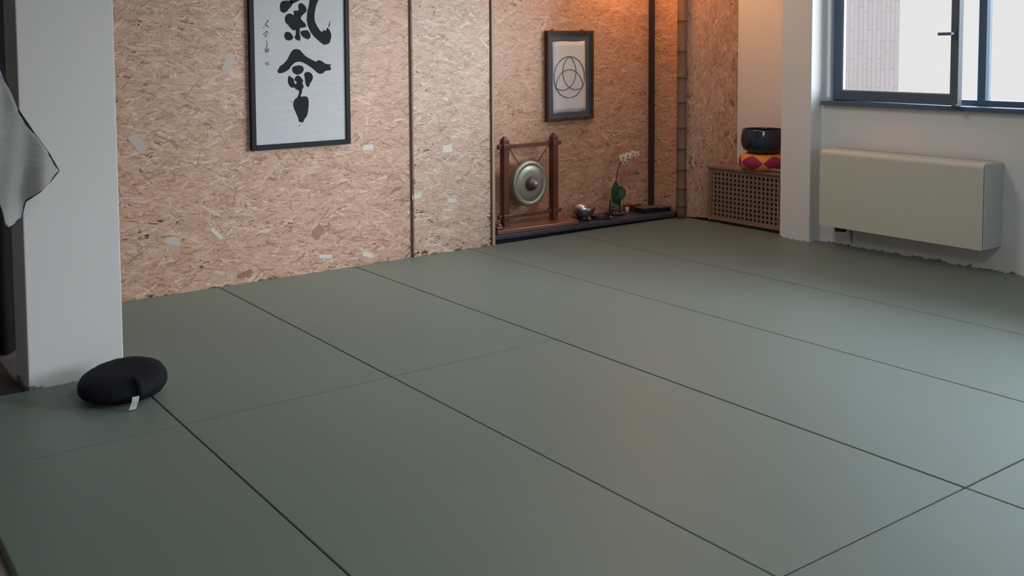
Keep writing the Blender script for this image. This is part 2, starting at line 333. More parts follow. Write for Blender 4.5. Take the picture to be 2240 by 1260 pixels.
# ------------------------------------------------------------------ chipboard (OSB) panels: flake by flake
PAL = np.array([(.74,.49,.37),(.68,.425,.31),(.62,.37,.26),(.71,.455,.335),(.55,.31,.21),(.80,.58,.46),(.47,.25,.16)])
PALW = np.array([.2,.22,.18,.16,.1,.08,.06])
def osb_panel(name, org, uax, w, h, nrm, seed, label, ang0=0., tint=(1,1,1), dens=1., spread=.40, pale=(), contrast=1., th=.015):
    rng = np.random.default_rng(seed)
    kinds = [(700, .08, .20, .020, .050), (900, .055, .16, .009, .024), (1700, .025, .11, .0024, .009)]
    P = []; Col = []; UV = []; depth = 0
    area = w*h
    n_tot = sum(int(k[0]*area*dens) for k in kinds); i_tot = 0
    for ki, (d, l0, l1, w0, w1) in enumerate(kinds):
        n = int(d*area*dens)
        cu = rng.uniform(0, w, n); cv = rng.uniform(0, h, n)
        ang = ang0 + rng.normal(0, spread, n); k = rng.random(n) < .12; ang[k] = rng.uniform(0, math.pi, k.sum())
        ln = rng.uniform(l0, l1, n)/2; wd = rng.uniform(w0, w1, n)/2
        if ki == 2: sliver = rng.random(n) < .16; wd = np.where(sliver, wd*.40, wd)
        hgt = .0003 + .0020*(i_tot+np.arange(n))/n_tot; i_tot += n
        base = np.array([(-1, -.7), (-.85, .9), (.8, 1), (1, .5), (.92, -.8), (-.7, -1)])
        pts = np.repeat(base[None], n, 0) + rng.normal(0, .13, (n, 6, 2))
        taper = rng.uniform(.35, 1.1, n)
        pts[:, 2:5, 1] *= taper[:, None]
        x = pts[:, :, 0]*ln[:, None]; y = pts[:, :, 1]*wd[:, None]
        c, s = np.cos(ang)[:, None], np.sin(ang)[:, None]
        u = np.clip(cu[:, None]+x*c-y*s, 0, w); v = np.clip(cv[:, None]+x*s+y*c, 0, h)
        z = hgt[:, None] + rng.normal(0, .00022, (n, 6))
        P.append(np.stack([u, v, z], -1))
        UV.append(np.stack([x+rng.uniform(0, 50, n)[:, None], y+rng.uniform(0, 50, n)[:, None]], -1))
        ci = rng.choice(len(PAL), n, p=PALW if ki else np.array([.2,.24,.2,.2,.08,.07,.01])); col = PAL[ci]
        mean = PAL.mean(0); col = mean+(col-mean)*contrast
        col = col*rng.uniform(.88, 1.1, n)[:, None]
        if ki == 2:
            dk = sliver; col[dk] = np.array((.27, .13, .08))*rng.uniform(.6, 1.4, dk.sum())[:, None]
            lt = rng.random(n) < .14; col[lt] = np.array((.82, .62, .50))
        if ki == 1:
            dk = rng.random(n) < .03; col[dk] = np.array((.42, .25, .17))
            lt = rng.random(n) < .09; col[lt] = np.array((.84, .64, .51))
        Col.append(np.repeat((col*np.array(tint)*np.array((1, .98, .94)))[:, None], 6, 1))
    for (cu, cv, l, ww, a, cc) in pale:
        base = np.array([(-1, -.8), (-.95, .9), (.9, 1), (1, .3), (.95, -1), (-.7, -1)])
        x = base[:, 0]*l/2; y = base[:, 1]*ww/2; c, s = math.cos(a), math.sin(a)
        P.append(np.stack([cu+x*c-y*s, cv+x*s+y*c, np.full(6, .0027)], -1)[None])
        UV.append(np.stack([x+1, y+1], -1)[None]); Col.append(np.repeat(np.array(cc)[None, None], 6, 1))
    P = np.concatenate(P); Col = np.concatenate(Col); UV = np.concatenate(UV); n = len(P)
    U = np.array(uax, float); V = np.array((0, 0, 1.)); N = np.array(nrm, float)
    co = (P[..., 0:1]*U+P[..., 1:2]*V+P[..., 2:3]*N).reshape(-1, 3)
    # the board itself: six-sided slab behind the flakes
    sl = np.array([(a*w, b*h, c) for c in (0, -th) for a, b in ((0, 0), (1, 0), (1, 1), (0, 1))])
    slab = sl[:, 0:1]*U+sl[:, 1:2]*V+sl[:, 2:3]*N
    flip = np.dot(np.cross(U, V), N) < 0
    nv = len(co); verts = np.concatenate([co, slab])
    me = bpy.data.meshes.new(name)
    idx = np.arange(nv).reshape(-1, 6)[:, ::-1 if flip == False else 1]
    quads = [(0,1,2,3),(7,6,5,4),(0,4,5,1),(1,5,6,2),(2,6,7,3),(3,7,4,0)]
    qi = np.array(quads)+nv
    loops = np.concatenate([idx.ravel(), qi.ravel()])
    sizes = np.concatenate([np.full(n, 6), np.full(6, 4)]); starts = np.concatenate([[0], np.cumsum(sizes)[:-1]])
    me.vertices.add(len(verts)); me.vertices.foreach_set('co', verts.ravel())
    me.loops.add(len(loops)); me.loops.foreach_set('vertex_index', loops.astype(np.int32))
    me.polygons.add(len(sizes)); me.polygons.foreach_set('loop_start', starts.astype(np.int32)); me.polygons.foreach_set('loop_total', sizes.astype(np.int32))
    at = me.attributes.new('strand', 'FLOAT_COLOR', 'POINT')
    cc = np.ones((len(verts), 4)); cc[:nv, :3] = Col.reshape(-1, 3); cc[nv:, :3] = np.array((.52, .32, .22))*np.array(tint)
    at.data.foreach_set('color', cc.ravel())
    uvl = me.uv_layers.new(name='fibre')
    uvp = np.concatenate([UV.reshape(-1, 2), sl[:, :2]]); uvl.data.foreach_set('uv', uvp[loops].ravel())
    me.update(calc_edges=True); me.materials.append(M_osb)
    o = bpy.data.objects.new(name, me); C.objects.link(o); o.location = org
    tag(o, label, 'wall panel', None)
    return o

H = 2.9
sp = lambda X, Z, l, w, a, c=(.80, .74, .66): (X+1.05, Z, l, w, a, c)
osb_panel('chipboard_panel', (-1.05, 2.02, 0), (1, 0, 0), 1.05+1.470, 2.5, (0, -1, 0), 3,
          'wide chipboard wall panel behind the tall calligraphy frame', tint=(1.0, 1.0, 1.0),
          pale=[sp(1.126, .82, .09, .038, .02), sp(.097, 1.422, .13, .06, 1.2, (.62, .50, .42)), sp(-.5, .952, .13, .06, -.85, (.62, .52, .45)),
                sp(-.007, .344, .10, .026, -.8), sp(.775, .098, .10, .028, -.15), sp(1.11, .07, .085, .035, -.3), sp(-.30, .33, .10, .045, -.3, (.66,.58,.5)),
                sp(.18, .06, .11, .035, .25, (.40, .19, .11)), sp(.72, .27, .10, .07, .8, (.42, .22, .13))])
sp2 = lambda X, Z, l, w, a, c=(.80, .75, .68): (X-1.494, Z, l, w, a, c)
osb_panel('chipboard_panel', (1.494, 2.02, 0), (1, 0, 0), 2.205-1.494, 2.5, (0, -1, 0), 8,
          'narrow pale chipboard wall panel between the brown slit and the alcove edge', tint=(1.04, 1.17, 1.27), contrast=.85,
          pale=[sp2(1.803, .765, .09, .055, .03), sp2(1.84, .381, .08, .032, .0), sp2(1.53, .437, .085, .03, .15), sp2(1.79, 1.13, .05, .02, -.4)])
osb_panel('chipboard_panel', (2.205, 2.36, 0), (1, 0, 0), 4.33-2.205, 2.5, (0, -1, 0), 11,
          'chipboard alcove back panel behind the gong and orchid', tint=(.96, .93, .90), contrast=.8)
osb_panel('chipboard_panel', (4.33, 2.345, 0), (0, -1, 0), 2.345-1.985, 2.5, (-1, 0, 0), 12,
          'narrow chipboard strip between the dark corner strip and the bamboo pole', tint=(.98, .92, .86), contrast=.8)
d45 = 2**-.5
osb_panel('chipboard_panel', (4.335, 1.975, 0), (d45, -d45, 0), .415, 2.5, (-d45, -d45, 0), 13,
          'angled chipboard panel between the bamboo pole and the lattice cabinet', ang0=math.pi/2, tint=(.88, .84, .80), contrast=.75, spread=.5)

def struct(name, boxes, m, bevel=0):
    bm = bmesh.new()
    for a, b in boxes: box(bm, a, b)
    return tag(obj(name, bm, m, bevel=bevel), kind='structure')
# brown slit between panels, pale edge batten at the alcove
bm = bmesh.new(); box(bm, (1.466, 2.026, 0), (1.498, 2.034, 2.5))
tag(obj('trim_1', bm, M_darkbrown), kind='structure')
bm = bmesh.new(); box(bm, (2.202, 2.016, 0), (2.214, 2.36, 2.5)); tag(obj('trim_2', bm, M_darkbrown), kind='structure')
bm = bmesh.new(); box(bm, (2.215, 2.008, 0.0), (2.240, 2.045, 2.5)); tag(obj('trim_3', bm, M_batten, bevel=.002), kind='structure')
bm = bmesh.new(); box(bm, (1.500, 2.0145, 0), (1.506, 2.0185, 2.5)); tag(obj('trim_4', bm, M_batten), kind='structure')

# ------------------------------------------------------------------ setting
struct('floor', [((-5, -8, -.10), (5.0, 2.6, -.04))], M_subfloor)
struct('wall_back', [((-5, 2.38, -.04), (5.0, 2.6, H)), ((-1.05, 2.036, -.04), (2.20, 2.38, H))], M_plain)
struct('wall_left', [((-5.2, -8, -.04), (-5, 2.6, H))], M_plain)
struct('wall_front', [((-5, -8.2, -.04), (4.62, -8, H))], M_plain)
struct('ceiling', [((-5.2, -8.2, H), (5.0, 2.6, H+.1))], M_plain)
bx = []
yy = [-8.0] + [v for a, b in sorted(WINS) for v in (a, b)] + [.70]
bx.append(((XW, -8, -.04), (XO, .716, ZS-.03)))                  # breast under the windows
bx.append(((XW, -8, ZT), (XO, .716, H)))
bx.append(((XW, -8, ZS-.03), (XO, -5.6, ZT))); bx.append(((XW, -3.1, ZS-.03), (XO, -2.45, ZT)))
struct('wall_right', bx, M_white)
struct('wall_pillar', [((4.217, .716, -.04), (4.56, .968, H)), ((4.56, .90, -.04), (4.80, .968, H))], M_white, .004)
struct('wall_niche', [((4.63, .968, -.04), (4.80, 1.678, H)), ((4.72, 1.678, -.04), (4.80, 2.38, H))], M_white)
col = struct('wall_column', [((-1.43, .77, -.04), (-1.0, 1.03, H))], M_white, .006)

# ------------------------------------------------------------------ judo mats
mats = [
 (-1.80,-1.0,-2.0, 0.0, 'green mat at the bottom left corner, its outer edge ending on bare floor'),
 (-1.80,-1.0, 0.0,  .765,'short green mat touching the white column, half under the black cushion'),
 (-1.0, 0.0, -2.0, 0.0, 'green mat in the foreground touching the bottom edge, second from the left'),
 (-1.0, 0.0,  0.0, 2.03,'green mat right of the column and black cushion, running back to the chipboard wall'),
 (0.0, 1.0,  -2.0, 0.0, 'large green foreground mat filling the middle of the bottom edge'),
 (0.0, 1.0,   0.0, 2.03,'green mat running to the wall below the calligraphy frame'),
 (1.0, 2.0,  -2.0, 0.0, 'green mat at mid right, its near right corner where four seams cross'),
 (1.0, 2.0,   0.0, 2.03,'green mat running to the narrow pale chipboard panel'),
 (2.0, 3.0,  -2.0, 0.0, 'bluish green mat at the right edge, second row from the window wall'),
 (2.0, 3.0,   0.0, 2.03,'green mat running up to the black shelf in front of the gong'),
 (3.0, 4.335,-2.0, 2.03,'widest green mat along the window wall, below the radiator and lattice cabinet'),
 (0.0, 1.0,  -4.0,-2.0, 'green mat showing as a triangle in the bottom right corner'),
 (1.0, 2.0,  -4.0,-2.0, 'streaked green mat showing as a small wedge at the lower right edge'),
 (2.0, 3.0,  -4.0,-2.0, 'green mat in the near row between the streaked wedge and the window wall'),
 (3.0, 4.335,-4.0,-2.0,'green mat along the window wall on the near side of the radiator'),
]
rm = random.Random(4)
for (x0, x1, y0, y1, lab) in mats:
    bm = bmesh.new(); g = .0022; hx, hy = (x1-x0)/2-g, (y1-y0)/2-g
    box(bm, (-hx, -hy, -.04), (hx, hy, 0))
    o = obj('judo_mat', bm, M_mat, bevel=.0045, seg=3)
    o.location = ((x0+x1)/2, (y0+y1)/2, rm.uniform(-.0006, .0006))
    tag(o, lab, 'mat', 'green judo mats laid over the floor')

# ------------------------------------------------------------------ window 1
XF = 4.47
win = bpy.data.objects.new('window_1', None); C.objects.link(win); win.location = (XF, -.9, ZS); tag(win, kind='structure')
y1, y0 = .700, -2.45
bm = bmesh.new()
box(bm, (XF, y1-.030, ZS), (XF+.07, y1, ZT)); box(bm, (XF, y0, ZS), (XF+.07, y0+.03, ZT))
box(bm, (XF+.001, y0+.03, ZS), (XF+.069, y1-.03, ZS+.036)); box(bm, (XF+.001, y0+.03, ZT-.04), (XF+.069, y1-.03, ZT))
box(bm, (XF-.004, -.382, ZS+.001), (XF+.068, -.332, ZT-.001)); box(bm, (XF-.004, -1.43, ZS+.001), (XF+.068, -1.38, ZT-.001))
obj('window_frame', bm, M_winframe, win, bevel=.002)
bm = bmesh.new(); box(bm, (4.312, -2.45, ZS-.031), (XF+.07, .70, ZS-.0005)); obj('window_sill', bm, M_winframe, win, bevel=.003)
for a, b in ((-1.38, -.382), (-2.42, -1.43)):
    bm = bmesh.new(); box(bm, (XF+.03, a, ZS+.036), (XF+.036, b, ZT-.04)); obj('pane', bm, M_glass, win)
# left casement, standing ajar into the room
hinge = Vector((XF-.004, .668, 0)); ang = math.radians(8.4); wS = .985
def sb(bm, t0, t1, z0, z1, d0=-.045, d1=.0):
    # t along the sash away from the hinge, d through its thickness (towards the room negative)
    R = Matrix.Translation(hinge) @ Matrix.Rotation(-ang, 4, 'Z')
    box(bm, (d0, -t1, z0), (d1, -t0, z1), R)
sash = None
bm = bmesh.new(); zb, zt = ZS+.006, ZT-.02
sb(bm, 0, .075, zb, zt); sb(bm, wS-.055, wS, zb, zt); sb(bm, .075, wS-.055, zb, zb+.072, -.044, -.001); sb(bm, .075, wS-.055, zt-.06, zt, -.044, -.001)
sash = obj('sash', bm, M_winframe, win, bevel=.003)
bm = bmesh.new(); sb(bm, .075, .082, zb+.072, zt-.06, -.034, -.012); sb(bm, .082, wS-.055, zb+.072, zb+.079, -.034, -.012)
g1 = obj('glazing_bead', bm, mat('pale_bead', (.55, .62, .66), .4), None)
bm = bmesh.new(); sb(bm, .082, wS-.055, zb+.079, zt-.06, -.026, -.020); g2 = obj('pane', bm, M_glass, None)
bm = bmesh.new(); zh = 1.548
sb(bm, wS-.040, wS-.012, zh-.035, zh+.035, -.052, -.045); sb(bm, wS-.035, wS-.018, zh-.008, zh+.010, -.085, -.052); sb(bm, wS-.112, wS-.018, zh-.010, zh+.010, -.097, -.083)
g3 = obj('window_handle', bm, mat('dark_handle', (.10, .12, .2), .35), None, bevel=.003)
bm = bmesh.new(); sb(bm, wS-.02, wS+.012, zb-.004, zb+.012, -.075, -.02); g4 = obj('lower_catch', bm, M_winframe, None, bevel=.002)
for g in (g1, g2, g3, g4):
    g.parent = sash
    for v in g.data.vertices: v.co -= win.location
# window 2 (beyond the right frame edge)
win2 = bpy.data.objects.new('window_2', None); C.objects.link(win2); win2.location = (XF, -4.3, ZS); tag(win2, kind='structure')
bm = bmesh.new()
for a in (-5.6, -4.38, -3.13): box(bm, (XF, a, ZS), (XF+.07, a+.03, ZT))
box(bm, (XF+.001, -5.57, ZS), (XF+.069, -3.13, ZS+.04)); box(bm, (XF+.001, -5.57, ZT-.04), (XF+.069, -3.13, ZT))
obj('window_frame', bm, M_winframe, win2)

# ------------------------------------------------------------------ building across the yard
m, nt, b = new_mat('pink_tile_facade'); tcn = nt.nodes.new('ShaderNodeTexCoord'); sp_ = nt.nodes.new('ShaderNodeSeparateXYZ'); cb = nt.nodes.new('ShaderNodeCombineXYZ')
L(nt, tcn.outputs['Object'], sp_.inputs[0]); L(nt, sp_.outputs['Z'], cb.inputs['X']); L(nt, sp_.outputs['X'], cb.inputs['Y'])
bk = nt.nodes.new('ShaderNodeTexBrick'); L(nt, cb.outputs[0], bk.inputs['Vector'])
bk.inputs['Scale'].default_value = 1; bk.inputs['Brick Width'].default_value = .42; bk.inputs['Row Height'].default_value = .066; bk.inputs['Mortar Size'].default_value = .004; bk.offset = .37; bk.offset_frequency = 2; bk.squash = 1.6; bk.squash_frequency = 3
FA = .14
bk.inputs['Color1'].default_value = (FA*1.06, FA*.83, FA*.74, 1); bk.inputs['Color2'].default_value = (FA*1.12, FA*.90, FA*.83, 1); bk.inputs['Mortar'].default_value = (FA*.74, FA*.52, FA*.47, 1)
L(nt, bk.outputs['Color'], b.inputs['Base Color']); b.inputs['Roughness'].default_value = .8
M_facade = m
bm = bmesh.new(); box(bm, (-6.5, 0, -7), (0, 2.5, 9))
bld = obj('building', bm, M_facade); bld.location = (11.60, 4.215, 0); bld.rotation_euler = (0, 0, -CAM['yaw'])
tag(bld, 'pale pink tiled building seen through the left window pane', 'building')
# ------------------------------------------------------------------ tall calligraphy in a black frame
M_paper = mat('rice_paper', (.66, .69, .73), .8, noise=(2.5, .04))
_nt = M_paper.node_tree; _b = _nt.nodes['Principled BSDF']
_tc = _nt.nodes.new('ShaderNodeTexCoord'); _mp = _nt.nodes.new('ShaderNodeMapping'); _mp.inputs['Scale'].default_value = (1, 1, 2.6)
_n = _nt.nodes.new('ShaderNodeTexNoise'); _n.inputs['Scale'].default_value = 5; _n.inputs['Detail'].default_value = 4; _n.inputs['Distortion'].default_value = 1.2
_bp = _nt.nodes.new('ShaderNodeBump'); _bp.inputs['Strength'].default_value = .5; _bp.inputs['Distance'].default_value = .012
L(_nt, _tc.outputs['Object'], _mp.inputs[0]); L(_nt, _mp.outputs[0], _n.inputs['Vector']); L(_nt, _n.outputs['Fac'], _bp.inputs['Height']); L(_nt, _bp.outputs[0], _b.inputs['Normal'])

X0, X1, Z0, Z1 = .2335, .9695, .8560, 2.30
cal = thing('calligraphy_frame', (.60, 2.012, Z0), 'tall black-framed brush calligraphy hanging on the wide chipboard panel', 'picture')
def frame_bars(bm, x0, x1, z0, z1, t, ya, yb):
    e = .0004
    box(bm, (x0, ya, z0), (x0+t, yb, z1)); box(bm, (x1-t, ya, z0), (x1, yb, z1))
    box(bm, (x0+t, ya+e, z0), (x1-t, yb-e, z0+t)); box(bm, (x0+t, ya+e, z1-t), (x1-t, yb-e, z1))
bm = bmesh.new(); frame_bars(bm, X0, X1, Z0, Z1, .034, 1.984, 2.0145); obj('frame', bm, M_black, cal, bevel=.003)
bm = bmesh.new(); box(bm, (X0+.03, 1.996, Z0+.03), (X1-.03, 2.002, Z1-.03)); obj('paper', bm, M_paper, cal)
def flat_ink(bm, pts, y0, y1):
    fr = [bm.verts.new((x, y0, z)) for x, z in pts]; f = bm.faces.new(fr)
    r = bmesh.ops.extrude_face_region(bm, geom=[f])
    bmesh.ops.translate(bm, verts=[v for v in r['geom'] if isinstance(v, bmesh.types.BMVert)], vec=(0, y1-y0, 0))
bm = bmesh.new()
for pg in INK_BLOBS:
    flat_ink(bm, [tuple(v) for v in smoothpoly(pg, 4)], 1.9958, 1.9952)
bmesh.ops.triangulate(bm, faces=[f for f in bm.faces if len(f.verts) > 4], ngon_method='EAR_CLIP')
obj('brush_characters', bm, M_ink, cal, label='two large black brush-painted characters')
bm = bmesh.new()
for ln in INK_LINES:
    for (xa, za), (xb, zb_) in zip(ln, ln[1:]):
        d = Vector((xb-xa, zb_-za)); L_ = d.length
        if L_ < 1e-5: continue
        d /= L_; nrm = Vector((-d.y, d.x))*.0021; d *= .0012
        flat_ink(bm, [(xa-d.x+nrm.x, za-d.y+nrm.y), (xa-d.x-nrm.x, za-d.y-nrm.y), (xb+d.x-nrm.x*.6, zb_+d.y-nrm.y*.6), (xb+d.x+nrm.x*.6, zb_+d.y+nrm.y*.6)], 1.9957, 1.9953)
obj('signature', bm, M_ink, cal, label='small column of black writing and a seal')

# ------------------------------------------------------------------ small picture with three interlaced loops
px0, px1, pz0, pz1 = 3.050, 3.575, .880, 1.630
PY = 2.35
pic = thing('picture_frame', (3.31, PY, pz0), 'small dark wooden frame with a three-looped knot in a circle, on the alcove wall', 'picture')
M_pf = wood('dark_walnut', (.045, .020, .014), (.095, .045, .030), 'Z', 25, .6)
bm = bmesh.new(); frame_bars(bm, px0, px1, pz0, pz1, .026, PY-.034, PY+.004); obj('frame', bm, M_pf, pic, bevel=.003)
bm = bmesh.new(); frame_bars(bm, px0+.026, px1-.026, pz0+.026, pz1-.026, .008, PY-.026, PY+.002); obj('inner_slip', bm, mat('slate_slip', (.10, .11, .13), .4), pic)
bm = bmesh.new(); box(bm, (px0+.03, PY-.014, pz0+.03), (px1-.03, PY-.008, pz1-.03)); obj('mount', bm, mat('slate_card', (.085, .105, .135), .6), pic)
bm = bmesh.new()
q = [(3.122, .940), (3.497, .951), (3.482, 1.545), (3.118, 1.535)]
n = 14; rows = []
for j in range(n+1):
    t = j/n; xl = q[0][0]*(1-t)+q[3][0]*t; xr = q[1][0]*(1-t)+q[2][0]*t; zl = q[0][1]*(1-t)+q[3][1]*t; zr = q[1][1]*(1-t)+q[2][1]*t
    rows.append([bm.verts.new((xl*(1-s/8)+xr*s/8, PY-.0165-.0012*math.sin(s*1.3+j*.8), zl*(1-s/8)+zr*s/8+(.004*math.sin(s*.8) if j in (0, n) else 0))) for s in range(9)])
for j in range(n):
    for s in range(8): bm.faces.new([rows[j][s], rows[j][s+1], rows[j+1][s+1], rows[j+1][s]])
po_ = obj('paper', bm, mat('sketch_paper', (.72, .78, .84), .8), pic, smooth=True); sd = po_.modifiers.new('solid', 'SOLIDIFY'); sd.thickness = .0012
bm = bmesh.new(); cxp, czp, R0 = 3.305, 1.242, .173
def arc(pts, closed=False):
    tube(bm, [(x, PY-.0205, z) for x, z in pts], .0026, 6, cap=not closed)
arc([(cxp+R0*math.cos(a), czp+R0*math.sin(a)) for a in np.linspace(0, 2*math.pi, 73)])
rho = R0*math.sqrt(3)/2
for k in range(3):
    a0 = math.radians(-90+120*k); c0 = (cxp+.5*R0*math.cos(a0), czp+.5*R0*math.sin(a0))
    seg = []
    for a in np.linspace(a0+math.pi-1.58, a0+math.pi+1.58, 60):
        x, z = c0[0]+rho*math.cos(a), c0[1]+rho*math.sin(a)
        if math.hypot(x-cxp, z-czp) <= R0*1.01: seg.append((x, z))
    arc(seg)
obj('knot_drawing', bm, mat('pencil_black', (.06, .06, .07), .7), pic)
for x in (3.13, 3.46):
    bm = bmesh.new(); box(bm, (x-.012, PY-.006, pz1), (x+.012, PY, pz1+.012)); obj('hanger', bm, M_pf, pic)

# ------------------------------------------------------------------ black shelf along the alcove
bm = bmesh.new(); prism(bm, [(2.243, 2.075), (4.205, 1.985), (4.322, 2.05), (4.322, 2.3555), (2.243, 2.3555)], .020, .050)
prism(bm, [(2.35, 2.16), (4.10, 2.12), (4.20, 2.34), (2.35, 2.34)], -.04, .020)
sh = obj('floor_shelf', bm, M_shelf, bevel=.003); tag(sh, 'long low black shelf on the floor of the alcove', 'shelf')
bm = bmesh.new(); box(bm, (4.285, 2.322, .0505), (4.326, 2.355, 2.5)); o = obj('trim_5', bm, mat('dark_strip', (.035, .028, .036), .5)); tag(o, kind='structure')

# bamboo pole
bc = Vector((4.262, 1.962)); br = .0405
bam = thing('bamboo_pole', (bc.x, bc.y, 0), 'thick dark bamboo pole standing in the corner right of the black shelf', 'pole')
nodes = [.10, .255, .42, .60, .785, 1.0, 1.215, 1.44, 1.70, 1.96, 2.2, 2.42]
prof = [(0, 0.0), (br, 0.0)]
for z in nodes: prof += [(br*.985, z-.03), (br*1.0, z-.008), (br*1.06, z-.003), (br*.93, z), (br*1.05, z+.004), (br, z+.012)]
prof += [(br, 2.5), (0, 2.5)]
bm = bmesh.new(); lathe(bm, prof, 28, Matrix.Translation((bc.x, bc.y, 0)))
mb = mat('aged_bamboo', (.20, .13, .095), .5, noise=(7, .25)); obj('culm', bm, mb, bam, smooth=True)
M_node = mat('bamboo_node', (.035, .018, .013), .7)
for z in nodes:
    bm = bmesh.new(); lathe(bm, [(br*.90, z-.0035), (br*1.06, z-.003), (br*1.06, z+.0025), (br*.90, z+.003)], 28, Matrix.Translation((bc.x, bc.y, 0))); obj('node_ring', bm, M_node, bam, smooth=True)

# ------------------------------------------------------------------ board, gong stand, gong
bm = bmesh.new(); prism(bm, [(2.335, 2.098), (3.09, 2.058), (3.165, 2.075), (3.25, 2.345), (2.335, 2.345)], .0515, .084)
bd = obj('wooden_board', bm, M_redx, bevel=.004); tag(bd, 'glossy red-brown wooden board under the gong stand', 'board')
GY = 2.215
st = thing('gong_stand', (2.76, GY, .0845), 'red-brown wooden gong stand on the glossy board', 'stand')
pw = .027
def post(x):
    bm = bmesh.new(); box(bm, (x-pw, GY-pw, .0845), (x+pw, GY+pw, .765))
    top = [bm.verts.new((x+sx*pw, GY+sy*pw, .765)) for sx, sy in ((-1,-1),(1,-1),(1,1),(-1,1))]; t2 = [bm.verts.new((x+sx*.010, GY+sy*.010, .797)) for sx, sy in ((-1,-1),(1,-1),(1,1),(-1,1))]
    for i in range(4): bm.faces.new([top[i], top[(i+1)%4], t2[(i+1)%4], t2[i]])
    bm.faces.new(t2); bmesh.ops.remove_doubles(bm, verts=bm.verts, dist=1e-5)
    obj('post', bm, M_red, st, bevel=.0025)
XPL, XPR = 2.505, 3.020
post(XPL); post(XPR)
for z, h_ in ((.716, .017), (.158, .016)):
    bm = bmesh.new(); box(bm, (XPL-.068, GY-.014, z-h_), (XPR+.072, GY+.014, z+h_))
    box(bm, (XPL-.034, GY-.034, z-h_-.002), (XPL+.034, GY+.034, z+h_+.002)); box(bm, (XPR-.034, GY-.034, z-h_-.002), (XPR+.034, GY+.034, z+h_+.002))
    obj('crossbar', bm, M_red, st, bevel=.002)
gong = thing('gong', (2.762, GY-.01, .41), 'round grey bronze gong with a raised boss hanging in the red-brown stand', 'gong')
GT = Matrix.Translation((2.762, GY-.010, .405)) @ Matrix.Rotation(math.radians(2), 4, 'Z') @ Matrix.Rotation(math.radians(90), 4, 'X')
R = .186
gp = [(0, .008), (.05, .009), (.10, .010), (.135, .006), (.142, .001), (.150, .003), (.160, .007), (.172, .006), (.182, .001), (R, -.008), (R-.002, -.055), (R-.010, -.058), (R-.012, -.010), (.14, -.006), (.05, -.002), (0, -.002)]
bm = bmesh.new(); lathe(bm, gp, 72, GT); obj('gong_disc', bm, M_gong, gong, smooth=True)
bm = bmesh.new(); lathe(bm, [(.062, .004), (.058, .020), (.046, .040), (.034, .054), (.026, .060), (0, .061)], 48, GT); obj('boss', bm, M_gongboss, gong, smooth=True, label='dark domed boss')
bm = bmesh.new(); lathe(bm, [(.026, .058), (.0255, .064), (.021, .071), (.010, .0755), (0, .0765)], 32, GT); obj('boss_tip', bm, M_gong, gong, smooth=True, label='bright polished boss tip')
M_cord = mat('dark_cord', (.05, .02, .015), .8)
for a, b_ in (((2.553, GY, .698), (2.668, GY+.012, .560)), ((2.966, GY, .698), (2.852, GY+.012, .562))):
    bm = bmesh.new(); tube(bm, [a, b_], .0032, 8); tube(bm, [(a[0], GY-.017, a[2]-.002), (a[0], GY-.017, .738), (a[0], GY+.017, .738), (a[0], GY+.017, a[2]-.002)], .003, 6)
    obj('cord', bm, M_cord, gong, smooth=True)

# small striped clapper bundle at the left end of the board
cl = thing('wooden_clapper', (2.39, 2.15, .0845), 'small pale striped wooden clapper bundle on the left end of the glossy board', 'clapper')
for i, (dx, dz) in enumerate(((0, 0), (.024, .002), (.012, .022))):
    bm = bmesh.new(); tube(bm, [(2.365+dx, 2.12, .0965+dz), (2.405+dx, 2.235, .0965+dz)], .0115, 12)
    obj('rod', bm, mat('pale_stick', (.34, .24, .18), .5, noise=(60, .4)), cl, smooth=True)
for t in (.25, .7):
    bm = bmesh.new(); tube(bm, [(2.365+.04*t-.003, 2.12+.115*t, .096), (2.377+.04*t, 2.12+.115*t, .133), (2.395+.04*t, 2.12+.115*t, .132), (2.404+.04*t, 2.12+.115*t, .100)], .004, 6)
    obj('binding', bm, M_cord, cl, smooth=True)

# ------------------------------------------------------------------ singing bowl on its ring cushion, with striker
BX, BY = 3.335, 2.195
rc = thing('ring_cushion', (BX, BY, .0505), 'small black and white ring cushion under the steel singing bowl', 'cushion')
bm = bmesh.new(); lathe(bm, [(.022, .002), (.040, .0), (.054, .005), (.058, .013), (.052, .022), (.040, .026), (.026, .022), (.020, .012), (.022, .002)], 36, Matrix.Translation((BX, BY, .0505)))
mr_, nt, b = new_mat('black_white_brocade'); t_ = nt.nodes.new('ShaderNodeTexCoord'); v_ = nt.nodes.new('ShaderNodeTexNoise'); v_.inputs['Scale'].default_value = 26
r_ = nt.nodes.new('ShaderNodeValToRGB'); r_.color_ramp.elements[0].position = .56; r_.color_ramp.elements[1].position = .60; r_.color_ramp.elements[0].color = (.015, .015, .02, 1); r_.color_ramp.elements[1].color = (.75, .75, .75, 1)
L(nt, t_.outputs['Object'], v_.inputs['Vector']); L(nt, v_.outputs['Fac'], r_.inputs[0]); L(nt, r_.outputs[0], b.inputs['Base Color'])
obj('ring', bm, mr_, rc, smooth=True)
bw = thing('singing_bowl', (BX, BY, .072), 'shiny steel singing bowl right of the gong on the black shelf', 'bowl')
bm = bmesh.new(); lathe(bm, [(0, .0), (.035, .001), (.062, .014), (.083, .038), (.093, .066), (.096, .092), (.0935, .0925), (.090, .066), (.078, .038), (.058, .018), (.03, .006), (0, .005)], 56, Matrix.Translation((BX, BY, .072)))
obj('bowl', bm, M_metal, bw, smooth=True)
sk = thing('striker', (3.50, 2.17, .0505), 'black wooden striker lying right of the steel singing bowl', 'striker')
bm = bmesh.new(); tube(bm, [(3.44, 2.215, .062), (3.50, 2.165, .062), (3.555, 2.12, .062)], [.0095, .0105, .0115], 12)
obj('rod', bm, mat('ebony', (.018, .012, .015), .25), sk, smooth=True)
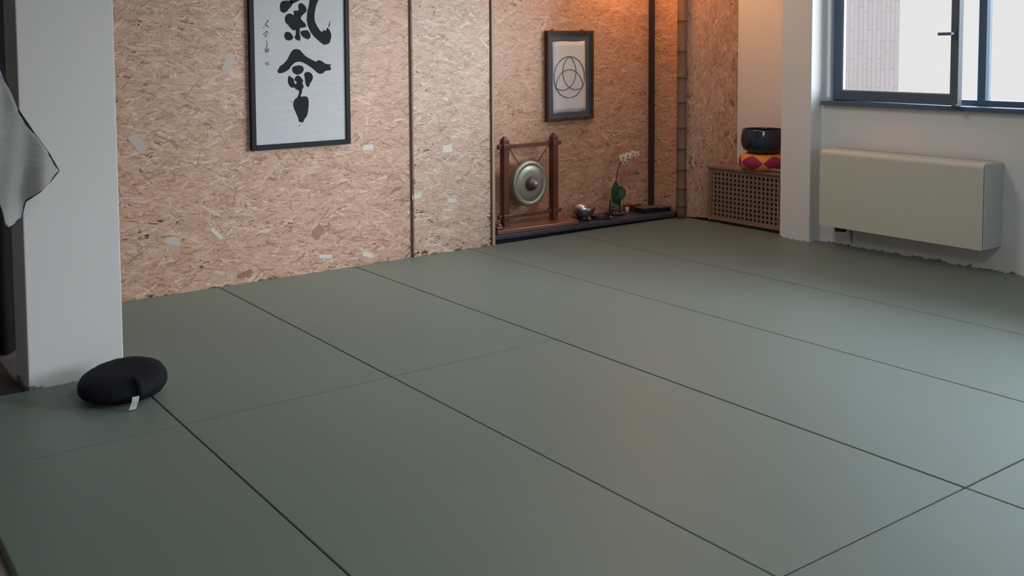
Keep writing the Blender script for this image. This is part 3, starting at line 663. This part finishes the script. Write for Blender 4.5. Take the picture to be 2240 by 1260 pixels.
bm = bmesh.new(); tube(bm, [(3.556, 2.119, .062), (3.572, 2.106, .062)], [.0125, .0118], 12); obj('tip', bm, mat('grey_felt', (.16, .15, .16), .6), sk, smooth=True)
bm = bmesh.new(); tube(bm, [(3.40, 2.165, .0595), (3.46, 2.115, .0595), (3.52, 2.068, .0595)], .0085, 10)
o = obj('incense_stick_holder', bm, mat('ebony_matt', (.022, .016, .02), .4), smooth=True); tag(o, 'thin black rod on the shelf in front of the striker', 'rod')

# ------------------------------------------------------------------ orchid in a glass jar on a saucer
OX, OY = 3.742, 2.235
sc = thing('saucer', (OX, OY, .0505), 'dark round saucer under the orchid jar', 'saucer')
bm = bmesh.new(); lathe(bm, [(0, 0), (.062, .0), (.080, .008), (.090, .019), (.087, .0205), (.076, .011), (.06, .006), (0, .005)], 48, Matrix.Translation((OX, OY, .0505)))
obj('dish', bm, mat('brown_glaze', (.13, .09, .09), .25), sc, smooth=True)
oc = thing('potted_orchid', (OX, OY, .0575), 'white orchid on an arching stem in a glass jar on the dark saucer', 'plant')
jar = bmesh.new(); T = Matrix.Translation((OX, OY, .0575)); lathe(jar, [(0, .001), (.044, .001), (.047, .006), (.047, .095), (.044, .103), (.047, .108), (.049, .118)], 36, T)
obj('jar', jar, glass_mat('jar_glass', (.93, .97, .97), .05), oc, smooth=True)
rs = random.Random(5); bm = bmesh.new()
for i in range(26):
    a = rs.uniform(0, 6.28); r0 = rs.uniform(0, .032); z = .068+rs.uniform(0, .075)
    pts = [(OX+r0*math.cos(a+k*.7), OY+r0*math.sin(a+k*.7), z+.006*k*rs.uniform(-1, 1.5)) for k in range(4)]
    tube(bm, pts, rs.uniform(.003, .006), 6)
obj('roots', bm, mat('grey_roots', (.20, .23, .21), .8, noise=(30, .4)), oc, smooth=True)
def leaf(pts, widths, tw=(1, 0, 0), cup=.15):
    bm = bmesh.new(); rows = []; tw = Vector(tw).normalized()
    P_ = [Vector(p) for p in pts]
    for i, (p, w_) in enumerate(zip(P_, widths)):
        t = (P_[min(i+1, len(P_)-1)]-P_[max(i-1, 0)]).normalized(); s = (tw - t*tw.dot(t)).normalized(); nn = t.cross(s)
        rows.append([bm.verts.new(p+s*w_*k+nn*w_*cup*k*k) for k in (-1, -.6, 0, .6, 1)])
    for a, b_ in zip(rows, rows[1:]):
        for k in range(4): bm.faces.new([a[k], a[k+1], b_[k+1], b_[k]])
    return bm
M_leaf = mat('orchid_leaf', (.022, .065, .038), .35, noise=(14, .3))
lv = [
 ([(OX-.005, OY, .15), (OX-.008, OY-.005, .20), (OX-.006, OY-.01, .25), (OX-.002, OY-.012, .30), (OX+.0, OY-.01, .345)], [.018, .030, .036, .028, .004], (.9, -.45, 0)),
 ([(OX+.004, OY-.01, .16), (OX+.018, OY-.018, .20), (OX+.034, OY-.022, .235), (OX+.046, OY-.022, .268), (OX+.040, OY-.02, .292)], [.022, .052, .062, .050, .012], (.75, -.6, -.25)),
 ([(OX, OY-.012, .13), (OX-.006, OY-.03, .16), (OX-.010, OY-.036, .19), (OX-.012, OY-.036, .22)], [.018, .036, .034, .006], (.8, -.6, 0)),
]
for p_, w_, t_ in lv:
    o = obj('leaf', leaf(p_, w_, t_), M_leaf, oc, smooth=True); s_ = o.modifiers.new('solid', 'SOLIDIFY'); s_.thickness = .0022; u_ = o.modifiers.new('sub', 'SUBSURF'); u_.levels = 2; u_.render_levels = 2
bm = bmesh.new(); spts = [(OX-.004, OY, .14), (OX+.0, OY-.004, .30), (OX+.022, OY-.006, .40), (OX+.045, OY-.008, .47), (OX+.070, OY-.01, .52), (OX+.11, OY-.012, .548), (OX+.17, OY-.015, .553), (OX+.235, OY-.018, .545), (OX+.285, OY-.02, .522), (OX+.305, OY-.02, .50)]
tube(bm, spts, [.004]*5+[.0032]*3+[.002]*2, 8); obj('stem', bm, mat('orchid_stem', (.13, .045, .02), .5), oc, smooth=True)
bm = bmesh.new(); tube(bm, [(OX-.012, OY+.01, .14), (OX+.006, OY+.004, .30), (OX+.026, OY, .42), (OX+.052, OY-.004, .49)], .0022, 6); obj('support_stick', bm, mat('stick', (.25, .12, .06), .6), oc)
M_petal = mat('white_petal', (.74, .66, .60), .55, noise=(30, .05)); M_petal2 = mat('cream_petal', (.72, .52, .38), .55); M_thr = mat('orchid_throat', (.16, .03, .05), .6)
def flower(c, s, fwd, mm, rot=0):
    fwd = Vector(fwd).normalized(); r1 = Vector((0, 0, 1)).cross(fwd).normalized(); u1 = fwd.cross(r1)
    bm = bmesh.new(); c = Vector(c)
    for k in range(5):
        a = math.radians(90+72*k)+rot; d = r1*math.cos(a)+u1*math.sin(a); e = fwd.cross(d)
        w_ = .62 if k in (1, 4) else .42
        prev = None
        for i, (t, ww) in enumerate(((.05, .12), (.35, .8), (.65, 1.0), (.9, .6), (1.02, .08))):
            row = [bm.verts.new(c+d*s*t+e*s*w_*ww*q_+fwd*s*(.10*math.sin(t*2.6)-.10*q_*q_*ww)) for q_ in (-1, -.5, 0, .5, 1)]
            if prev:
                for j in range(4): bm.faces.new([prev[j], prev[j+1], row[j+1], row[j]])
            prev = row
    f = obj('flower', bm, mm, oc, smooth=True); s2 = f.modifiers.new('solid', 'SOLIDIFY'); s2.thickness = .0012
    bm = bmesh.new(); bmesh.ops.create_icosphere(bm, subdivisions=2, radius=s*.17, matrix=Matrix.Translation(c+fwd*s*.14-u1*s*.12))
    o = obj('throat', bm, M_thr, None, smooth=True)
    o.parent = f
    for v in o.data.vertices: v.co -= oc.location
F = (-.72, -.66, .05)
flower((OX+.066, OY-.03, .535), .037, F, M_petal); flower((OX+.085, OY-.03, .497), .028, (-.5, -.8, -.25), M_petal, .4)
flower((OX+.122, OY-.03, .548), .033, F, M_petal, .3); flower((OX+.185, OY-.03, .563), .030, (-.5, -.85, .3), M_petal2, .2); flower((OX+.232, OY-.032, .556), .027, (-.45, -.85, .2), M_petal2, .5)

# ------------------------------------------------------------------ cup, boxes and wooden slats at the right end of the shelf
cp = thing('candle_cup', (3.895, 2.24, .0505), 'tiny pale cup between the orchid saucer and the black boxes', 'cup')
bm = bmesh.new(); lathe(bm, [(0, 0), (.013, 0), (.016, .004), (.018, .045), (.016, .045), (.014, .008), (0, .006)], 24, Matrix.Translation((3.895, 2.24, .0505))); obj('cup', bm, mat('pale_ceramic', (.50, .43, .38), .4), cp, smooth=True)
Rb = lambda x, y, a: Matrix.Translation((x, y, 0)) @ Matrix.Rotation(math.radians(a), 4, 'Z')
def sbox(name, x, y, w_, d, z0, z1, a, lab, lidm):
    t = thing(name, (x, y, z0), lab, 'box')
    bm = bmesh.new(); box(bm, (-w_/2, -d/2, z0), (w_/2, d/2, z1-.008), Rb(x, y, a)); obj('body', bm, mat('black_lacquer', (.016, .016, .026), .3), t, bevel=.003)
    bm = bmesh.new(); box(bm, (-w_/2-.002, -d/2-.002, z1-.0078), (w_/2+.002, d/2+.002, z1), Rb(x, y, a)); obj('lid', bm, lidm, t, bevel=.0015)
sbox('lacquer_box', 4.035, 2.155, .155, .125, .0505, .098, -3, 'low black box with a brownish lid, left of the two black boxes', mat('brown_lid', (.15, .105, .10), .35))
sbox('lacquer_box', 4.190, 2.130, .135, .120, .0505, .092, -3, 'low black box with a grey rim, nearest the bamboo pole', mat('grey_lid', (.11, .11, .14), .35))
wl = thing('wood_pile', (4.02, 2.285, .0505), 'stack of small brown wooden slats behind the black boxes', 'wood')
for i, (dx, dy, w_, z0, a) in enumerate(((0, 0, .20, .0505, 2), (.01, .0, .185, .0675, -2), (-.012, .005, .17, .0845, 3), (.02, .0, .13, .1015, 0))):
    bm = bmesh.new(); box(bm, (-w_/2, -.03, z0), (w_/2, .03, z0+.0165), Rb(4.02+dx, 2.285+dy, a)); obj('slat', bm, M_red if i < 3 else mat('tan_slat', (.45, .24, .14), .5), wl, bevel=.0015)

# ------------------------------------------------------------------ lattice cabinet (radiator cover) in the niche
M_lat = wood('warm_beech', (.22, .135, .10), (.31, .20, .15), 'Y', 16, .5)
cx0, cy0, cy1 = 4.33, .972, 1.735
cab = thing('lattice_cabinet', (4.45, 1.35, 0), 'brown wooden cabinet with a square-hole lattice front in the niche', 'cabinet')
bm = bmesh.new(); prism(bm, [(cx0-.018, cy0), (4.625, cy0), (4.625, 1.64), (4.555, 1.715), (4.535, cy1+.012), (cx0-.018, cy1+.012)], .458, .478); obj('top', bm, M_lat, cab, bevel=.003)
bm = bmesh.new(); box(bm, (cx0+.001, cy1-.02, .012), (4.55, cy1, .4575)); obj('side_panel', bm, M_lat, cab)
bm = bmesh.new()
fz0, fz1, fy0, fy1 = .022, .456, cy0, cy1-.002
st_ = .030
box(bm, (cx0, fy1-st_, fz0), (cx0+.018, fy1, fz1)); box(bm, (cx0+.0005, fy0, fz0), (cx0+.0175, fy1-st_, fz0+.030)); box(bm, (cx0+.0005, fy0, fz1-.026), (cx0+.0175, fy1-st_, fz1))
obj('front_frame', bm, M_lat, cab, bevel=.002)
bm = bmesh.new(); a0, a1 = fy0, fy1-st_; b0, b1 = fz0+.030, fz1-.026
ph = .0385; pz = (b1-b0)/9.9; hw = .0105
k = 0; y = a1-.012
while y > a0+.01:
    box(bm, (cx0+.003, max(a0, y-.0185), b0-.002), (cx0+.0085, y, b1+.002)); y -= ph; k += 1
for j in range(11):
    zc = b0+pz*(j-.05)-.0
    box(bm, (cx0+.0087, a0, zc-.0095+.0), (cx0+.0142, a1+.002, zc+.0095))
obj('lattice', bm, M_lat, cab)
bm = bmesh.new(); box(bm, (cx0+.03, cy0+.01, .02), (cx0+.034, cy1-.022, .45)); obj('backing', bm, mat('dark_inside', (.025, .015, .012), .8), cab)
bm = bmesh.new(); box(bm, (cx0+.012, cy0, 0), (4.54, cy1-.021, .0215)); obj('gap_shade', bm, mat('gap_shade_dark', (.03, .02, .018), .8), cab)  # dark block standing in for the shaded gap under the cabinet
# patterned cushion, dark bowl, mallet
UX, UY, UR = 4.437, 1.282, .186
mc, nt, b = new_mat('orange_magenta_print'); tcn = nt.nodes.new('ShaderNodeTexCoord'); s3 = nt.nodes.new('ShaderNodeSeparateXYZ'); L(nt, tcn.outputs['Object'], s3.inputs[0])
def mth(op, a, bb=None, v=None):
    n_ = nt.nodes.new('ShaderNodeMath'); n_.operation = op
    for i, q_ in enumerate((a, bb)):
        if q_ is None: continue
        if isinstance(q_, (int, float)): n_.inputs[i].default_value = q_
        else: L(nt, q_, n_.inputs[i])
    return n_.outputs[0]
th_ = mth('ARCTAN2', s3.outputs['Y'], s3.outputs['X']); sn = mth('ABSOLUTE', mth('SINE', mth('ADD', mth('MULTIPLY', th_, 3.0), 1.25)))
zz = mth('ABSOLUTE', mth('SUBTRACT', s3.outputs['Z'], .066)); lens = mth('MULTIPLY', sn, .056); mg = mth('LESS_THAN', zz, lens)
rr = mth('SQRT', mth('ADD', mth('MULTIPLY', s3.outputs['X'], s3.outputs['X']), mth('MULTIPLY', s3.outputs['Y'], s3.outputs['Y'])))
mg = mth('MULTIPLY', mg, mth('GREATER_THAN', rr, .10))
no = nt.nodes.new('ShaderNodeTexNoise'); no.inputs['Scale'].default_value = 9; L(nt, tcn.outputs['Object'], no.inputs['Vector'])
ma_ = nt.nodes.new('ShaderNodeMix'); ma_.data_type = 'RGBA'; ma_.inputs[6].default_value = (.42, .03, .06, 1); ma_.inputs[7].default_value = (.22, .015, .11, 1); L(nt, no.outputs['Fac'], ma_.inputs[0])
mb_ = nt.nodes.new('ShaderNodeMix'); mb_.data_type = 'RGBA'; mb_.inputs[6].default_value = (.85, .30, .05, 1); L(nt, mg, mb_.inputs[0]); L(nt, ma_.outputs[2], mb_.inputs[7]); L(nt, mb_.outputs[2], b.inputs['Base Color']); b.inputs['Roughness'].default_value = .7
cu = thing('patterned_cushion', (UX, UY, .4785), 'round orange and magenta patterned cushion on the lattice cabinet', 'cushion')
bm = bmesh.new(); prof = []
for k in range(15):
    t = -math.pi/2+math.pi*k/14; prof.append((max(0, UR-.060+.060*math.cos(t)) if 0 < k < 14 else UR-.060, .066+.066*math.sin(t)))
prof = [(0, 0.0)]+prof+[(0, .126)]
lathe(bm, prof, 56, Matrix.Translation((UX, UY, .4785))); obj('cover', bm, mc, cu, smooth=True)
db = thing('temple_bowl', (UX, UY, .611), 'large glossy dark blue bowl resting on the patterned cushion', 'bowl')
bm = bmesh.new(); lathe(bm, [(0, 0), (.07, .001), (.105, .010), (.133, .032), (.149, .070), (.153, .110), (.149, .150), (.141, .190), (.139, .200), (.134, .199), (.137, .185), (.145, .150), (.148, .110), (.144, .07), (.128, .036), (.10, .016), (0, .008)], 64, Matrix.Translation((UX, UY, .6108)) @ Matrix.Diagonal((1.13, 1.13, 1, 1)))
obj('bowl', bm, mat('dark_blue_glaze', (.012, .026, .050), .16, noise=(6, .3), coat=.5), db, smooth=True)
ml = thing('wooden_mallet', (4.35, 1.08, .4785), 'light brown wooden mallet lying beside the patterned cushion', 'mallet')
bm = bmesh.new(); tube(bm, [(4.345, 1.175, .495), (4.345, 1.16, .495), (4.345, 1.05, .495), (4.345, .985, .495)], [.012, .016, .016, .014], 14); obj('shaft', bm, M_lat, ml, smooth=True)

# ------------------------------------------------------------------ radiator
rad = thing('wall_radiator', (4.24, 0.02, .168), 'wide cream wall radiator under the window', 'radiator')
rx0, ry0, ry1, rz0, rz1 = 4.125, -.560, .588, .163, .720
bm = bmesh.new(); prof = []
rr_ = .034
pts = [(rx0, rz0), (rx0, rz1-rr_)] + [(rx0+rr_-rr_*math.cos(a), rz1-rr_+rr_*math.sin(a)) for a in np.linspace(.3, math.pi/2, 6)] + [(XW-.05, rz1), (XW-.05, rz1-.012), (rx0+.06, rz1-.012), (rx0+.012, rz1-.03), (rx0+.012, rz0)]
A_ = [bm.verts.new((x, ry0+.014, z)) for x, z in pts]; B_ = [bm.verts.new((x, ry1-.014, z)) for x, z in pts]
for i in range(len(pts)): bm.faces.new([A_[i], A_[(i+1) % len(pts)], B_[(i+1) % len(pts)], B_[i]])
bm.faces.new(A_[::-1]); bm.faces.new(B_)
bmesh.ops.triangulate(bm, faces=[f for f in bm.faces if len(f.verts) > 4], ngon_method='EAR_CLIP')
obj('front_casing', bm, M_cream, rad, smooth=False)
for ya, yb in ((ry0, ry0+.0135), (ry1-.0135, ry1)):
    bm = bmesh.new(); box(bm, (rx0+.006, ya, rz0+.002), (XW-.001, yb, rz1-.003)); obj('side_panel', bm, M_creamside, rad, bevel=.006, label='grey side panel')
bm = bmesh.new(); box(bm, (XW-.012, ry0+.02, rz0+.01), (XW-.0005, ry1-.02, rz1-.02))
obj('back_plate', bm, M_creamside, rad)
bm = bmesh.new()
for i in range(46):
    y = ry0+.03+i*.024; box(bm, (XW-.049, y, rz1-.006), (XW-.013, y+.009, rz1-.001))
obj('grille', bm, mat('grille_grey', (.25, .25, .23), .5), rad)
bm = bmesh.new(); tube(bm, [(4.18, .46, .20), (4.18, .46, .128)], .024, 14); tube(bm, [(4.16, .40, .148), (4.18, .46, .145), (4.24, .47, .145), (4.30, .47, .150)], .017, 10)
obj('valve', bm, mat('black_valve', (.015, .015, .016), .5), rad, smooth=True)
bm = bmesh.new(); tube(bm, [(4.30, .47, .15), (4.335, .465, .14), (XW-.004, .46, .05), (XW-.004, .46, .0)], .006, 8); obj('pipe', bm, mat('grey_pipe', (.3, .3, .3), .5), rad, smooth=True)

# ------------------------------------------------------------------ black zafu with pleats, strap and tag
ZX, ZY = -1.100, .462
zf = thing('meditation_cushion', (ZX, ZY, 0), 'black round meditation cushion on the mats in front of the white column', 'cushion')
TZ = Matrix.Translation((ZX, ZY, .0015)) @ Matrix.Rotation(math.radians(-25), 4, 'Z')
bm = bmesh.new(); prof = [(0, .002), (.10, .0)]; ZR, ZH = .188, .122
for k in range(1, 16):
    t = -math.pi/2+math.pi*k/16; c_ = abs(math.cos(t))**.75; s_ = math.copysign(abs(math.sin(t))**.9, math.sin(t)); prof.append((.06+(ZR-.06)*c_, ZH/2+ZH/2*s_))
prof += [(.06, ZH-.002), (0, ZH-.006)]
def pleat(a, r, z):
    e = min(1, r/ZR); sag = 1+.03*math.sin(2*a+.5)
    wr = .018*math.sin(11*a+1.2*math.sin(3*a))*e + .010*math.sin(23*a+2)*e
    side = max(0, math.sin(math.pi*min(1, max(0, z/ZH))))
    return sag+wr*(.35+.65*(1-side) if z > .02 else .2)
lathe(bm, prof, 120, TZ, pleat)
for v in bm.verts:      # soft sag towards the rear
    u_ = TZ.inverted() @ v.co
    v.co.z *= 1+.16*(v.co.x-ZX)/ZR+.08*(v.co.y-ZY)/ZR
obj('cover', bm, M_navy, zf, smooth=True)
bm = bmesh.new()
da = Vector((-.30, -.95, 0)).normalized(); sa = Vector((da.y*-1, da.x, 0))
def strip(pts, w_, side):
    prev = None
    for p in pts:
        p = Vector(p); row = [bm.verts.new(p-side*w_/2), bm.verts.new(p+side*w_/2)]
        if prev: bm.faces.new([prev[0], prev[1], row[1], row[0]])
        prev = row
base = Vector((ZX, ZY, 0))
dd = Vector((.12, -.99, 0)).normalized(); ss = Vector((.99, .12, 0))
strip([base+dd*(.06+(ZR-.05)*math.cos(t)**.75)+Vector((0, 0, ZH/2+ZH/2*math.copysign(abs(math.sin(t))**.9, math.sin(t))+.004)) for t in np.linspace(1.1, -.5, 9)], .035, ss)
o = obj('strap', bm, M_navy, zf, smooth=True); s_ = o.modifiers.new('solid', 'SOLIDIFY'); s_.thickness = .005; s_.offset = 0
bm = bmesh.new(); dt = Vector((-.05, -.99, 0)).normalized(); s2 = Vector((.99, -.05, 0))
strip([base+dt*(ZR+.012)+Vector((0, 0, .058))+s2*.004, base+dt*(ZR+.016)+Vector((0, 0, .04)), base+dt*(ZR+.014)+Vector((0, 0, .018))-s2*.008, base+dt*(ZR+.017)+Vector((0, 0, .006))-s2*.014], .030, s2)
o = obj('tag', bm, mat('white_tag', (.55, .58, .58), .7), zf, label='small white sewn-on tag'); s_ = o.modifiers.new('solid', 'SOLIDIFY'); s_.thickness = .001

# ------------------------------------------------------------------ cotton jacket hanging left of the column
gi = thing('cotton_jacket', (-1.62, .50, .79), 'grey-white cotton jacket with a navy hem hanging left of the column', 'jacket')
edge_r = [(-1.70, 2.05), (-1.63, 1.75), (-1.575, 1.56), (-1.551, 1.476), (-1.515, 1.36), (-1.487, 1.268), (-1.43, 1.17), (-1.378, 1.085), (-1.328, 1.0), (-1.375, .962), (-1.42, .925), (-1.467, .883), (-1.476, .845), (-1.484, .812), (-1.515, .796), (-1.545, .787)]
edge_l = [(-2.15, 2.05), (-2.13, 1.75), (-2.10, 1.56), (-2.08, 1.476), (-2.05, 1.40), (-2.0, 1.33), (-1.93, 1.26), (-1.86, 1.19), (-1.78, 1.11), (-1.70, 1.04), (-1.64, .99), (-1.60, .95), (-1.585, .915), (-1.57, .88), (-1.562, .845), (-1.556, .80)]
def gi_y(x, z):
    return .50+.022*math.sin(26*x+3.0*z)+.014*math.sin(52*x-5*z+1)+.05*(z-.8)*.2+.010*math.sin(9*z+20*x)
bm = bmesh.new(); rows = []
for (xr, zr), (xl, zl) in zip(edge_r, edge_l):
    rows.append([(xl+(xr-xl)*k/28, zl+(zr-zl)*k/28) for k in range(29)])
fine = []
for a, b_ in zip(rows, rows[1:]):
    for s in range(3): fine.append([(p[0]*(1-s/3)+q_[0]*s/3, p[1]*(1-s/3)+q_[1]*s/3) for p, q_ in zip(a, b_)])
fine.append(rows[-1])
V_ = [[bm.verts.new((x, gi_y(x, z), z)) for x, z in r] for r in fine]
for a, b_ in zip(V_, V_[1:]):
    for k in range(28): bm.faces.new([a[k], a[k+1], b_[k+1], b_[k]])
o = obj('cloth', bm, M_gi, gi, smooth=True); s_ = o.modifiers.new('solid', 'SOLIDIFY'); s_.thickness = .004
bm = bmesh.new(); hem = [(x, gi_y(x, z), z) for x, z in edge_r[3:]]
tube(bm, hem, .0042, 8); obj('hem_binding', bm, M_trim, gi, smooth=True, label='dark navy hem binding')
bm = bmesh.new()
strip2 = []
pk = thing('coat_peg', (-1.46, .80, 2.08), 'wooden peg rail on the column holding the jacket, above the frame', 'peg')
bm = bmesh.new(); box(bm, (-1.98, .515, 2.055), (-1.46, .545, 2.085)); box(bm, (-1.4655, .50, 2.05), (-1.4305, .98, 2.09)); obj('rail', bm, M_batten, pk)

# black curtain in the dark recess behind
bm = bmesh.new(); prev = None
for i in range(158):
    x = -4.24+i*.02; y = 1.52+.05*math.sin(x*19)+.02*math.sin(x*47+1)
    row = [bm.verts.new((x, y+.01*math.sin(z*3+x*6), z)) for z in np.linspace(-.03, 2.7, 12)]
    if prev:
        for j in range(11): bm.faces.new([prev[j], row[j], row[j+1], prev[j+1]])
    prev = row
o = obj('black_curtain', bm, M_blackcloth, smooth=True); tag(o, 'black curtain hanging in the dark recess left of the column', 'curtain')
s_ = o.modifiers.new('solid', 'SOLIDIFY'); s_.thickness = .004
bm = bmesh.new(); tube(bm, [(-4.99, 1.52, 2.72), (-1.06, 1.52, 2.72)], .014, 12); o = obj('curtain_rail', bm, M_metal, smooth=True); tag(o, 'metal rail above the frame carrying the black curtain', 'rail')
bm = bmesh.new(); box(bm, (-5.0, .775, -.0395), (-1.44, 2.36, -.030)); o = obj('recess_floor', bm, M_floor); tag(o, kind='structure'); o.name = 'floor_recess'
